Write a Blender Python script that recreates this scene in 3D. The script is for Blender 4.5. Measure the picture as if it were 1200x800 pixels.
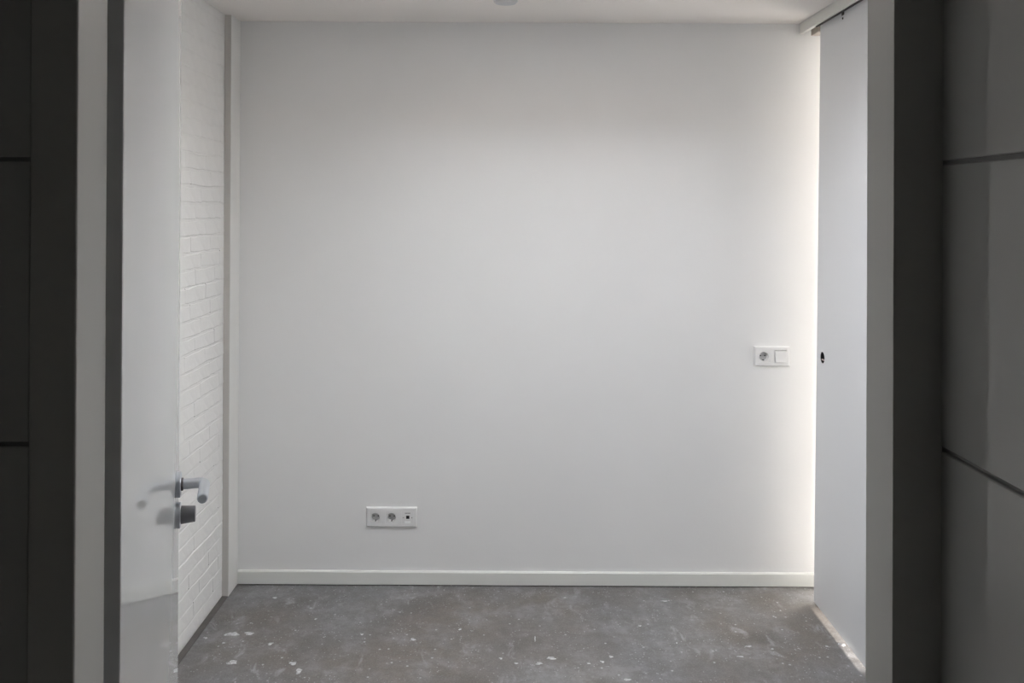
import bpy, bmesh, math, random
from mathutils import Vector, Matrix, Euler

for o in list(bpy.data.objects):
    bpy.data.objects.remove(o, do_unlink=True)
sc = bpy.context.scene
COL = sc.collection
PI = math.pi
random.seed(7)

# ------------------------------------------------------------------ camera
cam = bpy.data.cameras.new('camera')
cam.sensor_width = 36.0
cam.lens = 30.0                       # 1000 px at 1200 px width
cam.shift_x = 0.0025
cam.shift_y = -0.13275                # horizon lies well above the frame centre
cam.clip_start = 0.05
co = bpy.data.objects.new('camera', cam)
COL.objects.link(co)
co.location = (0.0, 0.0, 1.64)
co.rotation_euler = (Matrix.Rotation(PI / 2 + 0.0033, 3, 'X') @ Matrix.Rotation(0.0045, 3, 'Z')).to_euler()
sc.camera = co

# ------------------------------------------------------------------ sky, daylight, exposure
w = bpy.data.worlds.new('sky')
sc.world = w
w.use_nodes = True
w.node_tree.nodes['Background'].inputs[0].default_value = (0.75, 0.85, 1.0, 1)
w.node_tree.nodes['Background'].inputs[1].default_value = 0.6


def area(name, loc, rot, sx, sy, watts, color):
    l = bpy.data.lights.new(name, 'AREA')
    l.shape = 'RECTANGLE'
    l.size, l.size_y = sx, sy
    l.energy = watts
    l.color = color
    o = bpy.data.objects.new(name, l)
    o.location = loc
    o.rotation_euler = rot
    COL.objects.link(o)
    return o


# daylight through the roof light of the hall and through the window of the next room
SKY_X, SKY_Y, SKY_W, SKY_D = 0.22, 2.40, 0.90, 0.80
area('roof_daylight', (SKY_X, SKY_Y, 2.79), (0, 0, 0), SKY_W - 0.06, SKY_D - 0.06, 42.0, (0.94, 0.965, 1.0))
area('window_daylight', (4.55, 2.0, 1.22), (0, PI / 2, 0), 2.2, 2.2, 33.0, (1.0, 0.94, 0.86))
# low sun through the tall windows of the next room, raking across its far wall
sun = bpy.data.lights.new('sun', 'SUN')
sun.energy = 72.0
sun.angle = math.radians(0.9)
sun.color = (1.0, 0.93, 0.84)
so = bpy.data.objects.new('sun', sun)
so.rotation_euler = Vector((-1.0, 0.7, -0.100)).to_track_quat('-Z', 'Y').to_euler()
so.location = (8.0, 1.0, 3.0)
COL.objects.link(so)

sc.view_settings.view_transform = 'Standard'
sc.view_settings.look = 'None'
sc.view_settings.gamma = 1.0
sc.view_settings.use_curve_mapping = False
sc.view_settings.exposure = 0.0
sc.cycles.use_denoising = True
sc.cycles.max_bounces = 14
sc.cycles.diffuse_bounces = 10


# ------------------------------------------------------------------ materials
def mat(name, color, rough=0.6, bump=0.0, bscale=40.0, vary=0.0, vscale=6.0, metallic=0.0, coat=0.0, spec=0.5):
    m = bpy.data.materials.new(name)
    m.use_nodes = True
    nt = m.node_tree
    b = nt.nodes['Principled BSDF']
    b.inputs['Base Color'].default_value = (*color, 1)
    b.inputs['Roughness'].default_value = rough
    b.inputs['Metallic'].default_value = metallic
    b.inputs['Specular IOR Level'].default_value = spec
    b.inputs['Coat Weight'].default_value = coat
    tc = nt.nodes.new('ShaderNodeTexCoord')
    if vary:
        n = nt.nodes.new('ShaderNodeTexNoise')
        n.inputs['Scale'].default_value = vscale
        n.inputs['Detail'].default_value = 5
        nt.links.new(tc.outputs['Object'], n.inputs['Vector'])
        r = nt.nodes.new('ShaderNodeMapRange')
        r.inputs[1].default_value, r.inputs[2].default_value = 0.3, 0.7
        r.inputs[3].default_value, r.inputs[4].default_value = 1 - vary, 1 + vary
        nt.links.new(n.outputs[0], r.inputs[0])
        mx = nt.nodes.new('ShaderNodeMix')
        mx.data_type = 'RGBA'
        mx.blend_type = 'MULTIPLY'
        mx.inputs['Factor'].default_value = 1.0
        mx.inputs['A'].default_value = (*color, 1)
        nt.links.new(r.outputs[0], mx.inputs['B'])
        nt.links.new(mx.outputs['Result'], b.inputs['Base Color'])
    if bump:
        n = nt.nodes.new('ShaderNodeTexNoise')
        n.inputs['Scale'].default_value = bscale
        n.inputs['Detail'].default_value = 4
        nt.links.new(tc.outputs['Object'], n.inputs['Vector'])
        bp = nt.nodes.new('ShaderNodeBump')
        bp.inputs['Strength'].default_value = bump
        bp.inputs['Distance'].default_value = 0.004
        nt.links.new(n.outputs[0], bp.inputs['Height'])
        nt.links.new(bp.outputs[0], b.inputs['Normal'])
    return m


M_WALL = mat('wall_paint', (0.797, 0.80, 0.80), 0.75, 0.06, 90, 0.012, 3)
M_CEIL = mat('ceiling_paint', (0.82, 0.79, 0.765), 0.85, 0.04, 80)
M_SHAFT = mat('shaft_paint', (0.60, 0.52, 0.45), 0.8)
M_BRICK = mat('painted_brick', (0.80, 0.80, 0.79), 0.6, 0.30, 45, 0.02, 20)
M_MORTAR = mat('painted_mortar', (0.79, 0.79, 0.78), 0.7, 0.3, 70, 0.03, 20)
M_TRIM = mat('trim_paint', (0.78, 0.78, 0.76), 0.45)
M_POST_SHADE = mat('shaded_post_paint', (0.55, 0.535, 0.51), 0.8)
M_SKIRT = mat('skirting_paint', (0.74, 0.75, 0.72), 0.4)
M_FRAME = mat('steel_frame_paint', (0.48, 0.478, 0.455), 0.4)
M_DOOR = mat('white_lacquer', (0.66, 0.665, 0.67), 0.02, spec=0.5)
M_SLIDE = mat('white_board', (0.76, 0.775, 0.80), 0.38)
M_RAIL = mat('rail_board', (0.74, 0.74, 0.71), 0.5)
M_PLASTIC = mat('white_plastic', (0.79, 0.79, 0.79), 0.3)
M_WELL = mat('socket_plastic', (0.60, 0.60, 0.60), 0.4)
M_ALU = mat('satin_aluminium', (0.62, 0.65, 0.69), 0.36, metallic=1.0)
M_KNOB = mat('knob_metal', (0.26, 0.26, 0.275), 0.42, metallic=1.0)
M_BLACK = mat('black_plastic', (0.012, 0.012, 0.012), 0.6)
M_DARK = mat('dark_metal', (0.10, 0.09, 0.09), 0.5, metallic=0.7)
M_LATCH = mat('pink_grey_metal', (0.62, 0.50, 0.48), 0.5)
M_PRINT = mat('grey_print', (0.22, 0.22, 0.22), 0.6)
M_PAPER = mat('paper_label', (0.97, 0.99, 0.99), 0.6)
M_TILE = mat('wall_tile', (0.42, 0.42, 0.405), 0.08, vary=0.03, vscale=2)
M_GROUT = mat('tile_grout', (0.29, 0.29, 0.28), 0.9)
M_TRACK = mat('track_metal', (0.40, 0.36, 0.32), 0.5, metallic=0.6)
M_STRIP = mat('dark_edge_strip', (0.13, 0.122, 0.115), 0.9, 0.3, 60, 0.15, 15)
M_SPOT = mat('white_plaster', (0.50, 0.50, 0.51), 0.85, 0.5, 150, 0.42, 90)
M_GREYFIX = mat('shade_and_fitting_grey', (0.55, 0.56, 0.58), 0.5)
M_GLASS = bpy.data.materials.new('window_glass')     # thin clear pane: mostly transmits, mirrors at grazing angles
M_GLASS.use_nodes = True
_nt = M_GLASS.node_tree
_nt.nodes.remove(_nt.nodes['Principled BSDF'])
_t, _g, _m, _f = (_nt.nodes.new(k) for k in ('ShaderNodeBsdfTransparent', 'ShaderNodeBsdfGlossy', 'ShaderNodeMixShader', 'ShaderNodeFresnel'))
_g.inputs['Roughness'].default_value = 0.0
_nt.links.new(_f.outputs[0], _m.inputs[0])
_nt.links.new(_t.outputs[0], _m.inputs[1])
_nt.links.new(_g.outputs[0], _m.inputs[2])
_nt.links.new(_m.outputs[0], _nt.nodes['Material Output'].inputs['Surface'])


def concrete():
    m = bpy.data.materials.new('raw_concrete')
    m.use_nodes = True
    nt = m.node_tree
    N, L = nt.nodes, nt.links
    b = N['Principled BSDF']
    tc = N.new('ShaderNodeTexCoord')

    def noise(scale, detail=4, rough=0.5, stretch=None, off=(0, 0, 0), dist=0.0):
        mp = N.new('ShaderNodeMapping')
        mp.inputs['Location'].default_value = off
        if stretch:
            mp.inputs['Scale'].default_value = stretch
        L.new(tc.outputs['Object'], mp.inputs['Vector'])
        n = N.new('ShaderNodeTexNoise')
        n.inputs['Scale'].default_value = scale
        n.inputs['Detail'].default_value = detail
        n.inputs['Roughness'].default_value = rough
        n.inputs['Distortion'].default_value = dist
        L.new(mp.outputs[0], n.inputs['Vector'])
        return n.outputs[0]

    def ramp(src, a, c, lo=0.0, hi=1.0):
        r = N.new('ShaderNodeMapRange')
        r.interpolation_type = 'SMOOTHSTEP'
        r.inputs[1].default_value, r.inputs[2].default_value = a, c
        r.inputs[3].default_value, r.inputs[4].default_value = lo, hi
        L.new(src, r.inputs[0])
        return r.outputs[0]

    def mul(a, c):
        n = N.new('ShaderNodeMath')
        n.operation = 'MULTIPLY'
        L.new(a, n.inputs[0])
        L.new(c, n.inputs[1])
        return n.outputs[0]

    def mix(fac, a, c, mode='MIX'):
        n = N.new('ShaderNodeMix')
        n.data_type = 'RGBA'
        n.blend_type = mode
        for s, v in (('Factor', fac), ('A', a), ('B', c)):
            if isinstance(v, (tuple, float)):
                n.inputs[s].default_value = v if isinstance(v, float) else (*v, 1)
            else:
                L.new(v, n.inputs[s])
        return n.outputs['Result']

    base = mix(ramp(noise(1.6, 3, 0.55, off=(3, 1, 0)), 0.35, 0.65), (0.182, 0.160, 0.142), (0.200, 0.200, 0.208))
    base = mix(ramp(noise(4.5, 6, 0.65, off=(9, 2, 0)), 0.44, 0.66, 0.0, 0.55), base, (0.31, 0.31, 0.32))      # pale cloudy residue
    base = mix(ramp(noise(3.2, 5, 0.6, off=(1, 7, 0)), 0.48, 0.68, 0.0, 0.60), base, (0.115, 0.104, 0.096))     # darker damp patches
    base = mix(ramp(noise(30, 5, 0.7, off=(4, 4, 0)), 0.38, 0.62, 0.0, 0.36), base, (0.12, 0.112, 0.106))        # grain
    base = mix(ramp(noise(160, 3, 0.6), 0.46, 0.60, 0.0, 0.20), base, (0.32, 0.31, 0.30))
    scr = ramp(noise(22, 5, 0.65, stretch=(0.7, 0.35, 1.0), dist=0.6), 0.55, 0.70, 0.0, 0.55)
    base = mix(mul(scr, ramp(noise(2.3, 2, 0.5, off=(5, 0, 0)), 0.40, 0.60)), base, (0.42, 0.42, 0.43))          # trowelled white smears
    v = N.new('ShaderNodeTexVoronoi')
    v.inputs['Scale'].default_value = 26
    L.new(tc.outputs['Object'], v.inputs['Vector'])
    sp = ramp(v.outputs["Distance"], 0.07, 0.15, 1.0, 0.0)
    base = mix(mul(sp, ramp(noise(6, 3, 0.6, off=(0, 3, 0)), 0.44, 0.58, 0.0, 0.85)), base, (0.50, 0.50, 0.51))  # paint flecks
    v2 = N.new('ShaderNodeTexVoronoi')
    v2.inputs['Scale'].default_value = 70
    L.new(tc.outputs['Object'], v2.inputs['Vector'])
    sp2 = ramp(v2.outputs["Distance"], 0.10, 0.22, 1.0, 0.0)
    base = mix(mul(sp2, ramp(noise(9, 3, 0.6, off=(2, 8, 0)), 0.43, 0.58, 0.0, 0.80)), base, (0.46, 0.46, 0.47))
    L.new(base, b.inputs['Base Color'])
    b.inputs['Roughness'].default_value = 0.62
    b.inputs['Specular IOR Level'].default_value = 0.35
    bp = N.new('ShaderNodeBump')
    bp.inputs['Strength'].default_value = 0.35
    bp.inputs['Distance'].default_value = 0.003
    L.new(noise(45, 6, 0.7), bp.inputs['Height'])
    L.new(bp.outputs[0], b.inputs['Normal'])
    return m


M_CONC = concrete()


# ------------------------------------------------------------------ mesh helpers
def box(bm, x0, x1, y0, y1, z0, z1, bev=0.0, seg=2):
    vs = [bm.verts.new((x, y, z)) for x in (x0, x1) for y in (y0, y1) for z in (z0, z1)]
    fs = [(0, 1, 3, 2), (4, 6, 7, 5), (0, 4, 5, 1), (2, 3, 7, 6), (0, 2, 6, 4), (1, 5, 7, 3)]
    faces = [bm.faces.new([vs[i] for i in f]) for f in fs]
    if bev:
        es = list({e for f in faces for e in f.edges})
        bmesh.ops.bevel(bm, geom=es, offset=bev, segments=seg, affect='EDGES', profile=0.5)
    return bm


def slab(bm, us, vs, holes, to_box):
    """boxes over the cells of a grid, leaving the holes open"""
    for i in range(len(us) - 1):
        for j in range(len(vs) - 1):
            u, v = (us[i] + us[i + 1]) / 2, (vs[j] + vs[j + 1]) / 2
            if any(h[0] < u < h[1] and h[2] < v < h[3] for h in holes):
                continue
            box(bm, *to_box(us[i], us[i + 1], vs[j], vs[j + 1]))
    return bm


def lathe(bm, prof, origin, axis, n=32):
    """prof: (radius, distance along axis)"""
    q = Vector((0, 0, 1)).rotation_difference(Vector(axis).normalized())
    rings = []
    for r, d in prof:
        if r < 1e-6:
            rings.append([bm.verts.new(Vector(origin) + q @ Vector((0, 0, d)))])
        else:
            rings.append([bm.verts.new(Vector(origin) + q @ Vector((r * math.cos(2 * PI * k / n), r * math.sin(2 * PI * k / n), d))) for k in range(n)])
    for a, b in zip(rings, rings[1:]):
        for k in range(n):
            k2 = (k + 1) % n
            f = [a[k % len(a)], a[k2 % len(a)], b[k2 % len(b)], b[k % len(b)]]
            f = list(dict.fromkeys(f))
            if len(f) > 2:
                bm.faces.new(f)
    return bm


def tube(bm, pts, radii, n=20):
    """round bar through points; rings turn with the path"""
    pts = [Vector(p) for p in pts]
    rings = []
    prev = None
    for i, p in enumerate(pts):
        t = (pts[min(i + 1, len(pts) - 1)] - pts[max(i - 1, 0)]).normalized()
        if prev is None:
            ref = Vector((0, 0, 1)) if abs(t.z) < 0.9 else Vector((1, 0, 0))
            u = t.cross(ref).normalized()
        else:
            u = (prev - t * prev.dot(t)).normalized()
        prev = u
        v = t.cross(u)
        r = radii[i] if isinstance(radii, (list, tuple)) else radii
        rings.append([bm.verts.new(p + r * (math.cos(2 * PI * k / n) * u + math.sin(2 * PI * k / n) * v)) for k in range(n)])
    for a, b in zip(rings, rings[1:]):
        for k in range(n):
            bm.faces.new((a[k], a[(k + 1) % n], b[(k + 1) % n], b[k]))
    bm.faces.new(rings[0][::-1])
    bm.faces.new(rings[-1])
    return bm


def holed_plate(bm, half_w, half_h, r, y_front, depth, cx=0.0, cz=0.0, n=32, floor=True):
    """rectangle in the x-z plane facing -y with a round recess going to +y"""
    outer, inner, deep = [], [], []
    for k in range(n):
        a = 2 * PI * (k + 0.5) / n
        c, s = math.cos(a), math.sin(a)
        t = min(half_w / abs(c) if abs(c) > 1e-9 else 1e9, half_h / abs(s) if abs(s) > 1e-9 else 1e9)
        outer.append(bm.verts.new((cx + c * t, y_front, cz + s * t)))
        inner.append(bm.verts.new((cx + c * r, y_front, cz + s * r)))
        deep.append(bm.verts.new((cx + c * r * 0.97, y_front + depth, cz + s * r * 0.97)))
    for k in range(n):
        j = (k + 1) % n
        bm.faces.new((outer[k], outer[j], inner[j], inner[k]))
        bm.faces.new((inner[k], inner[j], deep[j], deep[k]))
    for k, (sx, sz) in ((n // 8 - 1, (1, 1)), (3 * n // 8 - 1, (-1, 1)), (5 * n // 8 - 1, (-1, -1)), (7 * n // 8 - 1, (1, -1))):
        c = bm.verts.new((cx + sx * half_w, y_front, cz + sz * half_h))
        bm.faces.new((outer[k], c, outer[(k + 1) % n]))
    if floor:
        bm.faces.new(deep)
    return bm


def obj(name, bm, m, parent=None, smooth=False, loc=None, recalc=True):
    if recalc:
        bmesh.ops.recalc_face_normals(bm, faces=bm.faces)
    me = bpy.data.meshes.new(name)
    bm.to_mesh(me)
    bm.free()
    me.materials.append(m)
    if smooth:
        for p in me.polygons:
            p.use_smooth = True
        try:
            me.set_sharp_from_angle(angle=math.radians(35))
        except Exception:
            pass
    o = bpy.data.objects.new(name, me)
    if loc:
        o.location = loc
    COL.objects.link(o)
    if parent:
        o.parent = parent
    return o


def place(name, me, parent, loc, rot=(0, 0, 0), scale=(1, 1, 1)):
    o = bpy.data.objects.new(name, me)
    o.location, o.rotation_euler, o.scale = loc, rot, scale
    COL.objects.link(o)
    o.parent = parent
    return o


def struct(o, label=None, cat=None):
    o['kind'] = 'structure'
    if label:
        o['label'] = label
    if cat:
        o['category'] = cat
    return o


def thing(name, loc, label, cat, group=None, rot=(0, 0, 0), kind=None):
    o = bpy.data.objects.new(name, None)
    o.empty_display_size = 0.05
    o.location, o.rotation_euler = loc, rot
    COL.objects.link(o)
    o['label'], o['category'] = label, cat
    if group:
        o['group'] = group
    if kind:
        o['kind'] = kind
    return o


NB = bmesh.new
CEIL = 2.45
YB = 3.72            # face of the far wall
XL, XR = -1.203, 1.350
XN, YN = 4.60, 0.45  # next room

# ------------------------------------------------------------------ room shell
fl = struct(obj('floor', box(NB(), -1.40, 4.75, -1.05, 3.86, -0.12, 0.0), M_CONC),
            'stained grey concrete floor with white plaster flecks', 'floor')

hx0, hx1 = SKY_X - SKY_W / 2, SKY_X + SKY_W / 2
hy0, hy1 = SKY_Y - SKY_D / 2, SKY_Y + SKY_D / 2
struct(obj('ceiling', slab(NB(), [-1.40, hx0, hx1, 1.46, 4.75], [-1.05, YN - 0.1, hy0, hy1, 3.86], [(hx0, hx1, hy0, hy1), (1.46, 4.75, -1.05, YN - 0.1)],
                           lambda a, b, c, d: (a, b, c, d, CEIL, CEIL + 0.12)), M_CEIL), 'smooth white ceiling of the hall', 'ceiling')

# roof light above the hall
rl = struct(obj('window_1', slab(NB(), [hx0 - 0.1, hx0, hx1, hx1 + 0.1], [hy0 - 0.1, hy0, hy1, hy1 + 0.1], [(hx0, hx1, hy0, hy1)],
                                 lambda a, b, c, d: (a, b, c, d, CEIL + 0.12, 2.84)), M_SHAFT), 'white roof light shaft in the hall ceiling', 'roof light')
obj('glass_pane', box(NB(), hx0 - 0.06, hx1 + 0.06, hy0 - 0.06, hy1 + 0.06, 2.84, 2.85), M_GLASS, rl)

# far wall, with the back boxes of the outlets let into it
TRI = (-0.506, 0.296)
DBL = (1.145, 1.002)
gangs = [(TRI[0] + k * 0.070, TRI[1]) for k in (-1, 0, 1)] + [(DBL[0] + k * 0.0365, DBL[1]) for k in (-1, 1)]
hs = [(x - 0.024, x + 0.024, z - 0.024, z + 0.024) for x, z in gangs]
xs = sorted([-1.40, 4.75] + [h[0] for h in hs] + [h[1] for h in hs])
zs = sorted({0.0, CEIL} | {h[2] for h in hs} | {h[3] for h in hs})
bm = slab(NB(), xs, zs, hs, lambda a, b, c, d: (a, b, YB, YB + 0.03, c, d))
box(bm, -1.40, 4.75, YB + 0.03, YB + 0.14, 0, CEIL)
struct(obj('wall_back', bm, M_WALL), 'smooth white wall at the far end of the hall', 'wall')

# left wall: painted bricks on a bed of painted mortar
wl = struct(obj('wall_left', box(NB(), -1.40, XL - 0.0022, 0.90, YB, 0, CEIL), M_MORTAR), 'white painted brick wall beside the open door', 'wall')
COURSE, BL, JT = 0.0635, 0.2135, 0.0065
VJ = 0.0006
variants = []
rb = random.Random(11)
for k in range(12):                                   # hand-laid bricks: wavy arrises under thick paint
    b_ = NB()
    st = 7
    rows_ = []
    hz = (COURSE - JT) / 2
    top = bot = 0.0
    for i in range(st):
        y = -BL / 2 + BL * i / (st - 1)
        top = 0.55 * top + rb.uniform(-0.0026, 0.0026)
        bot = 0.55 * bot + rb.uniform(-0.0026, 0.0026)
        end = i in (0, st - 1)
        f = 0.0016 + (0 if end else rb.uniform(-0.0006, 0.0006))
        e = 0.0030
        rows_.append([b_.verts.new(p) for p in ((-0.010, y, -hz + bot), (f - 0.0022, y, -hz + bot), (f, y, -hz + e + bot), (f + (0 if end else rb.uniform(-0.0003, 0.0005)), y, 0.0),
                                                (f, y, hz - e + top), (f - 0.0022, y, hz + top), (-0.010, y, hz + top))])
    for a, b in zip(rows_, rows_[1:]):
        for i in range(6):
            b_.faces.new((a[i], a[i + 1], b[i + 1], b[i]))
    b_.faces.new(rows_[0])
    b_.faces.new(rows_[-1][::-1])
    bmesh.ops.recalc_face_normals(b_, faces=b_.faces)
    me = bpy.data.meshes.new('brick')
    b_.to_mesh(me)
    b_.free()
    me.materials.append(M_BRICK)
    for p in me.polygons:
        p.use_smooth = True
    me.set_sharp_from_angle(angle=math.radians(25))
    variants.append(me)
far_bm = NB()
n_brick = 0
for r in range(39):
    z = COURSE * (r + 0.5) + 0.004
    off = (0.0, 0.11, 0.05, 0.16)[r % 4]
    y1 = 3.598
    y = y1 - off if off else y1
    edges = []
    if off:
        edges.append((y1 - off + VJ, y1))
    while y > 0.98:
        edges.append((max(y - BL, 0.97), y))
        y -= BL + VJ
    thick = 1.0 if z < 1.80 else (0.5 if z < 1.95 else 0.2)      # heavily filled near the top
    cj, ct = random.uniform(-0.0006, 0.0006), 0.05 * random.uniform(-1, 0.5) * thick      # each course sits a little differently
    for a, b in edges:
        L = b - a
        if L < 0.02:
            continue
        jx = cj * thick + random.uniform(-0.0001, 0.0001)
        rx = random.uniform(-0.004, 0.004)
        if b > 2.30:
            place('brick', random.choice(variants), wl, (XL - 0.0018 + jx - 0.0016 * (1 - thick), (a + b) / 2, z), (rx, ct + random.uniform(-0.006, 0.006) * thick, random.uniform(-0.003, 0.003) * thick), (1, L / BL, 1))
            n_brick += 1
        else:
            box(far_bm, XL - 0.012, XL - 0.0002 + jx - 0.0010 * (1 - thick), a, b, z - (COURSE - JT) / 2, z + (COURSE - JT) / 2)
nb = obj('near_bricks', far_bm, M_BRICK, wl)
nb['kind'] = 'stuff'
print('bricks', n_brick)

# dark strip where the brick wall meets the floor
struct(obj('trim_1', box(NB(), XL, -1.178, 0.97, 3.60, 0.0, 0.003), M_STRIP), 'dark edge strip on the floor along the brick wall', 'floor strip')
# white boxed-in post in the corner
post = struct(obj('trim_2', box(NB(), XL, -1.176, 3.601, YB, 0, CEIL, bev=0.002, seg=2), M_TRIM), 'narrow white post in the corner beside the brick wall', 'post')

obj('shaded_front', box(NB(), XL, -1.1775, 3.597, 3.601, 0, CEIL), M_POST_SHADE, post)['label'] = 'front edge in a darker, shaded tone'  # front edge coloured darker, as this side gets less light

# skirting along the far wall
bm = NB()
P = [(YB, 0.006), (YB - 0.012, 0.006), (YB - 0.012, 0.058), (YB - 0.0075, 0.063), (YB, 0.063)]
a = [bm.verts.new((-1.172, y, z)) for y, z in P]
b = [bm.verts.new((XR + 0.10, y, z - 0.002)) for y, z in P]
for k in range(5):
    bm.faces.new((a[k], a[(k + 1) % 5], b[(k + 1) % 5], b[k]))
bm.faces.new(a)
bm.faces.new(b)
struct(obj('baseboard_back', bm, M_SKIRT), 'low white baseboard along the far wall', 'baseboard')

# right wall with the wide opening that the sliding door covers
OP_Y, OP_Z = 2.62, 2.43
struct(obj('wall_right', slab(NB(), [0.36, OP_Y, YB], [0, OP_Z, CEIL], [(OP_Y, YB, 0, OP_Z)],
                              lambda a, b, c, d: (XR, XR + 0.10, a, b, c, d)), M_WALL), 'white partition wall behind the sliding door', 'wall')

# partition between hall and toilet
FY0, FY1 = 0.8985, 0.966
FLx, FRx, FT = -0.4555, 0.4045, 2.11
struct(obj('wall_front', slab(NB(), [-1.40, -0.50, 0.452, XR + 0.1], [0, FT + 0.045, CEIL], [(-0.50, 0.452, 0, FT + 0.045)],
                              lambda a, b, c, d: (a, b, 0.908, 0.964, c, d)), M_WALL), 'white partition around the toilet doorway', 'wall')
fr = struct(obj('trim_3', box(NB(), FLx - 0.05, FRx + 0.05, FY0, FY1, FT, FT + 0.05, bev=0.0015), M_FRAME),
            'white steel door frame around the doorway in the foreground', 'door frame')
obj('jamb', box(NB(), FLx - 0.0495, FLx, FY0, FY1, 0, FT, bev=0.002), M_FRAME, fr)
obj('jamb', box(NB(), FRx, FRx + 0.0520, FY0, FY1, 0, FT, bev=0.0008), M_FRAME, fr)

# toilet: tiled walls
TW = 0.455


def tile_mesh(wd, ht, th=0.0065):
    b_ = box(NB(), 0, wd, 0, th, 0, ht, bev=0.0012, seg=1)
    bmesh.ops.recalc_face_normals(b_, faces=b_.faces)
    me = bpy.data.meshes.new('tile')
    b_.to_mesh(me)
    b_.free()
    me.materials.append(M_TILE)
    return me


G = 0.0045
TH = 0.3005 - G
rows = [(-0.1135 + 0.3005 * k + G / 2) for k in range(9)]
wt = struct(obj('wall_tiled_right', box(NB(), TW + 0.005, TW + 0.10, -1.05, 0.908, 0, CEIL), M_GROUT), 'grey tiled toilet wall right of the doorway', 'wall')
full = {}


def tiles(parent, u0, u1, put):
    """rows of 60 x 30 cm tiles starting at u0"""
    for z in rows:
        z0, z1 = max(z, 0.0), min(z + TH, CEIL)
        u = u0
        while u < u1 - 0.02:
            e = min(u + 0.60, u1)
            key = (round(e - u - G, 4), round(z1 - z0, 4))
            if key not in full:
                full[key] = tile_mesh(*key)
            put(parent, full[key], u, z0)
            u += 0.60 + 0.0025


# local x along the wall, local y into the wall
tiles(wt, 0.0, 1.80, lambda p, me, u, z: place('tile', me, p, (TW, 0.8985 - u, z), (0, 0, -PI / 2)))
wf = struct(obj('wall_tiled_front', slab(NB(), [-0.80, FLx - 0.051, TW + 0.005], [0, FT + 0.05, CEIL], [(FLx - 0.051, TW + 0.01, 0, FT + 0.05)],
                                         lambda a, b, c, d: (a, b, 0.9055, 0.908, c, d)), M_GROUT), 'grey tiled toilet wall left of the doorway', 'wall')
for z in rows:
    z0, z1 = max(z, 0.0), min(z + TH, CEIL)
    key = (0.29, round(z1 - z0, 4))
    if key not in full:
        full[key] = tile_mesh(*key)
    place('tile', full[key], wf, (FLx - 0.0499 - 0.29, 0.9, z0))
struct(obj('wall_toilet_left', box(NB(), -0.90, -0.80, -1.05, 0.908, 0, CEIL), M_TILE))
struct(obj('wall_toilet_rear', box(NB(), -0.90, TW + 0.1, -1.05, -0.95, 0, CEIL), M_TILE))

# next room behind the sliding door
struct(obj('wall_next_front', box(NB(), XR, 4.75, YN - 0.09, YN, 0, CEIL), M_WALL))
wy0, wy1, wz0, wz1 = 0.60, 3.20, 0.05, 2.42
WM0, WM1 = 1.165, 1.425  # mullion made wide to keep direct sun out of the door gap
struct(obj('wall_next_right', slab(NB(), [YN, wy0, wy1, YB], [0, wz0, wz1, CEIL], [(wy0, wy1, wz0, wz1)],
                                   lambda a, b, c, d: (XN, XN + 0.12, a, b, c, d)), M_WALL))
w2 = struct(obj('window_2', slab(NB(), [wy0, wy0 + 0.04, WM0, WM1, wy1 - 0.04, wy1], [wz0, wz0 + 0.04, wz1 - 0.02, wz1],
                                 [(wy0 + 0.04, WM0, wz0 + 0.04, wz1 - 0.02), (WM1, wy1 - 0.04, wz0 + 0.04, wz1 - 0.02)],
                                 lambda a, b, c, d: (XN + 0.03, XN + 0.09, a, b, c, d)), M_TRIM))
obj('pane', box(NB(), XN + 0.055, XN + 0.063, wy0 + 0.03, WM0 + 0.01, wz0 + 0.03, wz1 - 0.01), M_GLASS, w2)
obj('pane', box(NB(), XN + 0.055, XN + 0.063, WM1 - 0.01, wy1 - 0.03, wz0 + 0.03, wz1 - 0.01), M_GLASS, w2)

# unseen box added outside to block the sun from most of the window
struct(obj('outside_sun_blocker', box(NB(), 6.40, 6.60, 0.37, 5.0, -0.12, 3.6), M_WALL))

# ------------------------------------------------------------------ hinged door, opened into the hall
ANG = math.radians(17.0)
DL, DT, DH0, DH1 = 0.87, 0.039, 0.006, 2.125
dr = thing('door_1', (-0.446, 0.985, 0.0), 'glossy white hinged door standing open on the left with a lever handle', 'door', rot=(0, 0, PI / 2 + ANG), kind='structure')
bm = box(NB(), 0, DL, 0, DT, DH0, DH1)
es = [e for e in bm.edges if abs(e.verts[0].co.z - e.verts[1].co.z) > 1 and e.verts[0].co.y < 0.001]
bmesh.ops.bevel(bm, geom=[e for e in es if e.verts[0].co.x > 0.5], offset=0.0022, segments=2, affect='EDGES', profile=0.5)
es = [e for e in bm.edges if abs(e.verts[0].co.z - e.verts[1].co.z) > 1 and e.verts[0].co.y < 0.001 and e.verts[0].co.x < 0.1]
bmesh.ops.bevel(bm, geom=es, offset=0.0015, segments=2, affect='EDGES', profile=0.5)
obj('door_leaf', bm, M_DOOR, dr)
HX, HZ = DL - 0.060, 1.068
KZ = HZ - 0.063
hd = obj('door_handle', lathe(NB(), [(0.0, -0.009), (0.0235, -0.009), (0.0258, -0.0075), (0.0262, 0.0), (0, 0)], (HX, 0, HZ), (0, 1, 0), 40), M_ALU, dr, smooth=True)
pts = [(HX, -0.008, HZ), (HX, -0.041, HZ)]
for k in range(1, 7):
    t = k / 6 * PI / 2
    pts.append((HX - 0.014 * (1 - math.cos(t)), -0.041 - 0.014 * math.sin(t), HZ))
pts += [(HX - 0.05, -0.055, HZ), (HX - 0.099, -0.055, HZ), (HX - 0.1035, -0.055, HZ), (HX - 0.105, -0.055, HZ)]
rad = [0.0105] * 2 + [0.0105] * 6 + [0.0105, 0.0105, 0.0098, 0.008]
obj('lever', tube(NB(), pts, rad, 24), M_ALU, hd, smooth=True)
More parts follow.
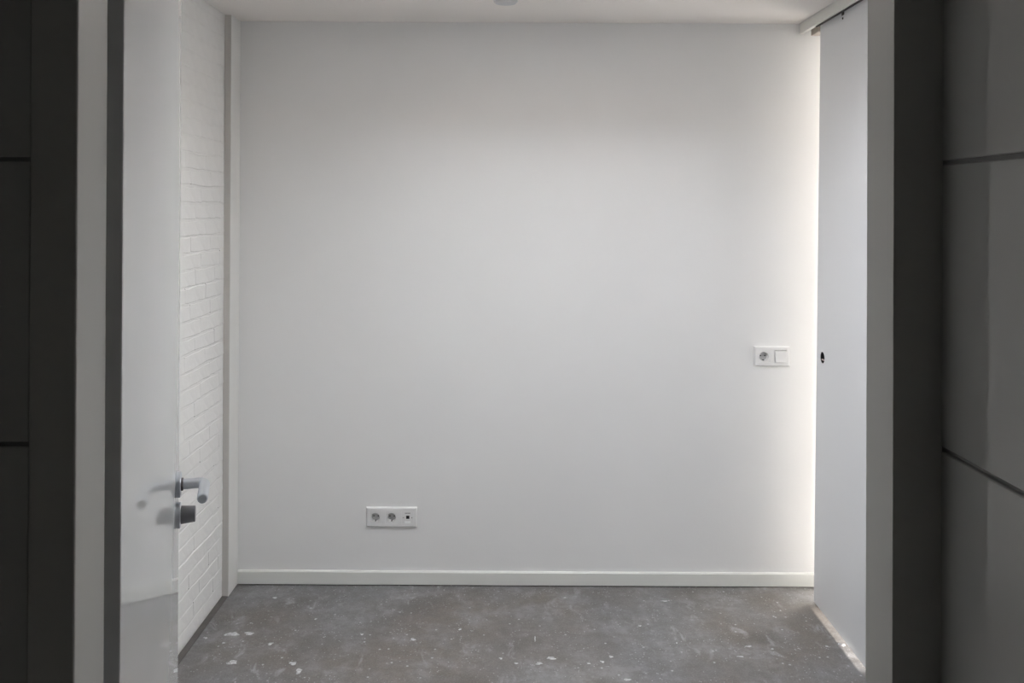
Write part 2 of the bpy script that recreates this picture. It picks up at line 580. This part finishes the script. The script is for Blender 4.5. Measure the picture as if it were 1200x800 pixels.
obj('collar', lathe(NB(), [(0.0, -0.013), (0.0120, -0.013), (0.0130, -0.012), (0.0130, -0.009)], (HX, 0, HZ), (0, 1, 0), 32), M_DARK, hd, smooth=True)
kt = obj('lock_rosette', lathe(NB(), [(0.0, -0.009), (0.0235, -0.009), (0.0258, -0.0075), (0.0262, 0.0), (0, 0)], (HX, 0, KZ), (0, 1, 0), 40), M_ALU, dr, smooth=True)
k_ = obj('thumb_turn', lathe(NB(), [(0.0, -0.037), (0.0150, -0.037), (0.0160, -0.0362), (0.0182, -0.010), (0.0182, -0.009)], (HX, 0, KZ), (0, 1, 0), 36), M_KNOB, kt, smooth=True)
k_['label'] = 'dark grey round thumb turn below the lever'
for z in (0.25, 1.05, 1.88):
    bm = lathe(NB(), [(0, 0), (0.007, 0), (0.007, 0.09), (0, 0.09)], (0.0, DT + 0.0005, z), (0, 0, 1), 16)
    box(bm, -0.014, 0.001, DT - 0.018, DT + 0.0005, z, z + 0.09)
    obj('hinge', bm, M_ALU, dr)

# ------------------------------------------------------------------ sliding door hung from its rail
TILT = 0.0083
PY0, PY1, PZ0, PZ1 = 2.46, 3.566, 0.0066, 2.422
HYc, HZc, HR = 3.500, 1.034, 0.0235
sd = thing('door_2', (1.277, 0, 0), 'tall white sliding door panel hanging at the right side of the hall', 'sliding door', rot=(0, TILT, 0), kind='structure')
# front face: a plate with a round hole, built facing -y then turned to face -x
bm = holed_plate(NB(), 0.04, 0.04, HR, 0.0, 0.028, 0, 0, 40, floor=False)
for v in bm.verts:                     # (x, y, z) -> (y, HYc - x, HZc + z)
    v.co = Vector((v.co.y, HYc - v.co.x, HZc + v.co.z))


def quad(bm, *c):
    bm.faces.new([bm.verts.new(p) for p in c])


ya, yb, za, zb = HYc - 0.04, HYc + 0.04, HZc - 0.04, HZc + 0.04
for y0, y1, z0, z1 in ((PY0, PY1, PZ0, za), (PY0, PY1, zb, PZ1), (PY0, ya, za, zb), (yb, PY1, za, zb)):
    quad(bm, (0, y0, z0), (0, y1, z0), (0, y1, z1), (0, y0, z1))
T = 0.036
quad(bm, (T, PY0, PZ0), (T, PY1, PZ0), (T, PY1, PZ1), (T, PY0, PZ1))
quad(bm, (0, PY0, PZ0), (T, PY0, PZ0), (T, PY0, PZ1), (0, PY0, PZ1))
quad(bm, (0, PY1, PZ0), (T, PY1, PZ0), (T, PY1, PZ1), (0, PY1, PZ1))
quad(bm, (0, PY0, PZ0), (T, PY0, PZ0), (T, PY1, PZ0), (0, PY1, PZ0))
quad(bm, (0, PY0, PZ1), (T, PY0, PZ1), (T, PY1, PZ1), (0, PY1, PZ1))
bmesh.ops.remove_doubles(bm, verts=bm.verts, dist=1e-5)
obj('panel', bm, M_SLIDE, sd, recalc=False)
cup = obj('pull_cup', lathe(NB(), [(HR - 0.0004, 0.001), (HR - 0.0012, 0.027), (0, 0.027)], (0, HYc, HZc), (1, 0, 0), 40), M_BLACK, sd, smooth=True)
cup['label'] = 'round black hole for the pull'
obj('latch_bar', box(NB(), 0.003, 0.010, HYc - 0.020, HYc + 0.020, HZc - 0.0125, HZc - 0.0085, bev=0.001, seg=1), M_LATCH, cup)
for y in (3.322, 2.72):
    bm = box(NB(), 0.002, 0.030, y - 0.012, y + 0.012, PZ1, PZ1 + 0.004)
    lathe(bm, [(0, 0), (0.005, 0), (0.005, 0.012), (0, 0.012)], (0.012, y, PZ1), (0, 0, 1), 12)
    hg = obj('hanger', bm, M_DARK, sd)
    b2 = lathe(NB(), [(0, -0.003), (0.0035, -0.0025), (0.0045, 0.0), (0, 0)], (0, y + 0.002, PZ1 - 0.036), (1, 0, 0), 14)
    obj('screw', b2, M_DARK, hg, smooth=True)
    obj('bracket', box(NB(), -0.0015, 0.0, y - 0.010, y + 0.012, PZ1 - 0.024, PZ1 + 0.002), M_DARK, hg)

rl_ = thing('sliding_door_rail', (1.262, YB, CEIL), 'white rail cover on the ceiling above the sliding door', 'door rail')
obj('fascia', box(NB(), 0, 0.018, -1.96, 0, -0.0455, 0, bev=0.001, seg=1), M_RAIL, rl_)
obj('gap_shadow_strip', box(NB(), 0.011, 0.018, -1.96, -0.165, -0.050, -0.0455), M_DARK, rl_)  # dark strip painted in for the shadow line between fascia and panel
obj('track', box(NB(), 0.030, 0.075, -1.96, -0.045, -0.014, 0), M_TRACK, rl_)
obj('end_stop', box(NB(), 0.034, 0.072, -0.130, -0.045, -0.061, -0.014, bev=0.002, seg=1), M_TRACK, rl_)


# ------------------------------------------------------------------ outlets and switch
def frame_mesh(width, height, cs, th=0.0105, win=0.0265):
    """surround with bevelled rim and one square window per gang; local -y faces the room"""
    xs_ = sorted([-width / 2 + 0.006, width / 2 - 0.006] + [c - win for c in cs] + [c + win for c in cs])
    zs_ = [-height / 2 + 0.006, -win, win, height / 2 - 0.006]
    holes = [(c - win, c + win, -win, win) for c in cs]
    bm = NB()
    for i in range(len(xs_) - 1):
        for j in range(3):
            u, v = (xs_[i] + xs_[i + 1]) / 2, (zs_[j] + zs_[j + 1]) / 2
            if any(h[0] < u < h[1] and h[2] < v < h[3] for h in holes):
                continue
            quad(bm, (xs_[i], -th, zs_[j]), (xs_[i + 1], -th, zs_[j]), (xs_[i + 1], -th, zs_[j + 1]), (xs_[i], -th, zs_[j + 1]))
    for h in holes:                                   # window walls
        c = [(h[0], h[2]), (h[1], h[2]), (h[1], h[3]), (h[0], h[3])]
        for k in range(4):
            p, q = c[k], c[(k + 1) % 4]
            quad(bm, (p[0], -th, p[1]), (q[0], -th, q[1]), (q[0], -0.001, q[1]), (p[0], -0.001, p[1]))
    loops = []                                         # sloping rim
    for ins, y in ((0.006, -th), (0.0035, -th + 0.0008), (0.0012, -th + 0.0035), (0.0, -th + 0.007), (0.0, 0.0)):
        x, z = width / 2 - ins, height / 2 - ins
        loops.append([(-x, y, -z), (x, y, -z), (x, y, z), (-x, y, z)])
    for a, b in zip(loops, loops[1:]):
        for k in range(4):
            quad(bm, a[k], a[(k + 1) % 4], b[(k + 1) % 4], b[k])
    bmesh.ops.remove_doubles(bm, verts=bm.verts, dist=1e-5)
    return bm


def socket(parent, cx):
    ins = obj('socket_insert', holed_plate(NB(), 0.0262, 0.0262, 0.0195, -0.0098, 0.0195, cx, 0, 40, floor=False), M_PLASTIC, parent, smooth=True)
    obj('well', lathe(NB(), [(0.0189, 0.0092), (0.0, 0.0092)], (cx, 0, 0), (0, 1, 0), 32), M_WELL, ins)
    for s in (-1, 1):
        obj('pin_hole', lathe(NB(), [(0.0028, 0.0092), (0.0028, 0.0084), (0, 0.0084)], (cx + s * 0.0095, 0, 0.0), (0, 1, 0), 16), M_BLACK, ins)
        z0 = s * 0.0170
        obj('earth_clip', box(NB(), cx - 0.0022, cx + 0.0022, -0.006, 0.009, z0 - 0.0014, z0 + 0.0014), M_DARK if s < 0 else M_GREYFIX, ins)


tri = thing('wall_outlet', (TRI[0], YB, TRI[1]), 'white triple wall outlet with two power sockets and a data socket above the baseboard', 'outlet')
obj('frame', frame_mesh(0.221, 0.086, (-0.070, 0, 0.070)), M_PLASTIC, tri)
socket(tri, -0.070)
socket(tri, 0.0)
c = 0.070
dp = obj('data_plate', slab(NB(), [c - 0.0262, c - 0.0075, c + 0.0075, c + 0.0262], [-0.0262, -0.009, 0.008, 0.0262], [(c - 0.0075, c + 0.0075, -0.009, 0.008)],
                            lambda a, b, d, e: (a, b, -0.0102, -0.004, d, e)), M_PLASTIC, tri)
bm = NB()
box(bm, c - 0.0075, c + 0.0075, -0.002, 0.002, -0.009, 0.008)
o = obj('data_port', bm, M_BLACK, dp)
for s in (-1, 1):
    obj('screw', lathe(NB(), [(0, -0.0110), (0.0022, -0.0108), (0.0026, -0.0098)], (c + s * 0.0185, 0, -0.001), (0, 1, 0), 14), M_PRINT, dp)
obj('paper_label', box(NB(), c - 0.0125, c + 0.0125, -0.0107, -0.0100, -0.0245, -0.0155), M_PAPER, dp)
bm = NB()
for k in range(6):
    box(bm, c - 0.0115 + k * 0.0039, c - 0.0115 + k * 0.0039 + 0.0028, -0.0105, -0.0100, 0.0165, 0.0205)
obj('print', bm, M_PRINT, dp)

dbl = thing('socket_and_switch', (DBL[0], YB, DBL[1]), 'white double wall plate with one power socket and a light switch near the sliding door', 'switch')
obj('frame', frame_mesh(0.155, 0.086, (-0.0365, 0.0365)), M_PLASTIC, dbl)
socket(dbl, -0.0365)
c = 0.0365
bm = box(NB(), c - 0.0245, c + 0.0255, -0.0135, -0.002, -0.0255, 0.0240, bev=0.001, seg=2)
for v in bm.verts:
    if v.co.y < -0.009:
        v.co.y += (v.co.z) * 0.07
obj('rocker', bm, M_PLASTIC, dbl)
obj('switch_back', box(NB(), c - 0.0262, c + 0.0262, -0.003, 0.001, -0.0262, 0.0262), M_WELL, dbl)

# ------------------------------------------------------------------ detector on the ceiling
sm = thing('smoke_detector', (-0.018, 3.245, CEIL), 'round white smoke detector at the top edge, on the ceiling', 'smoke detector')
obj('base_plate', lathe(NB(), [(0, 0), (0.056, 0), (0.056, -0.008), (0.054, -0.010), (0, -0.010)], (0, 0, 0), (0, 0, 1), 40), M_PLASTIC, sm, smooth=True)
obj('sensor_cap', lathe(NB(), [(0.047, -0.010), (0.046, -0.024), (0.040, -0.030), (0.020, -0.033), (0, -0.033)], (0, 0, 0), (0, 0, 1), 40), M_GREYFIX, sm, smooth=True)  # grey of the cap holds the shade on its underside

# ------------------------------------------------------------------ plaster splashes stuck to the floor
SPOTS = [(-1.058, 3.284, 0.0279, 0.0230), (-0.994, 3.290, 0.0230, 0.0150), (-1.069, 3.218, 0.0064, 0.0095), (-0.992, 3.080, 0.0246, 0.0174),
         (-0.772, 3.076, 0.0185, 0.0144), (-0.738, 3.025, 0.0140, 0.0223), (-0.560, 3.287, 0.0066, 0.0099), (-0.979, 3.592, 0.0144, 0.0079),
         (-1.150, 3.255, 0.0098, 0.0097), (-0.765, 3.408, 0.0068, 0.0071), (-0.185, 3.330, 0.0067, 0.0101), (-0.359, 3.250, 0.0114, 0.0129),
         (-0.024, 3.117, 0.0078, 0.0089), (-0.891, 3.213, 0.0129, 0.0126), (0.105, 3.260, 0.0035, 0.0259), (0.380, 3.132, 0.0110, 0.0090),
         (0.657, 3.577, 0.0125, 0.0078), (0.905, 3.210, 0.0144, 0.0094), (0.856, 3.137, 0.0125, 0.0090), (1.262, 3.226, 0.0161, 0.0127),
         (0.640, 3.233, 0.0048, 0.0064), (0.032, 3.083, 0.0077, 0.0087), (0.294, 3.085, 0.0062, 0.0087), (0.521, 3.364, 0.0084, 0.0069),
         (0.115, 3.083, 0.0154, 0.0116), (0.160, 3.119, 0.0218, 0.0120), (0.241, 3.604, 0.0090, 0.0059), (0.418, 2.980, 0.0134, 0.0108),
         (0.344, 3.097, 0.0093, 0.0088), (0.989, 3.192, 0.0064, 0.0062), (1.200, 3.213, 0.0080, 0.0063)]
rs = random.Random(3)
for x, y, rx, ry in SPOTS:
    bm = NB()
    rx, ry = rx * 0.80, ry * 0.70
    n = 30
    ph = [rs.uniform(0, 6.28) for _ in range(4)]
    lo, hi = [], []
    for k in range(n):
        a = 2 * PI * k / n
        q = 1 + 0.22 * math.sin(2 * a + ph[0]) + 0.18 * math.sin(3 * a + ph[1]) + 0.10 * math.sin(5 * a + ph[2]) + 0.05 * math.sin(8 * a + ph[3])
        lo.append(bm.verts.new((rx * q * math.cos(a), ry * q * math.sin(a), 0)))
        hi.append(bm.verts.new((rx * q * 0.72 * math.cos(a), ry * q * 0.72 * math.sin(a), 0.0012)))
    for k in range(n):
        j = (k + 1) % n
        bm.faces.new((lo[k], lo[j], hi[j], hi[k]))
    bm.faces.new(hi)
    obj('plaster_spot', bm, M_SPOT, fl, loc=(x, y, 0.0))
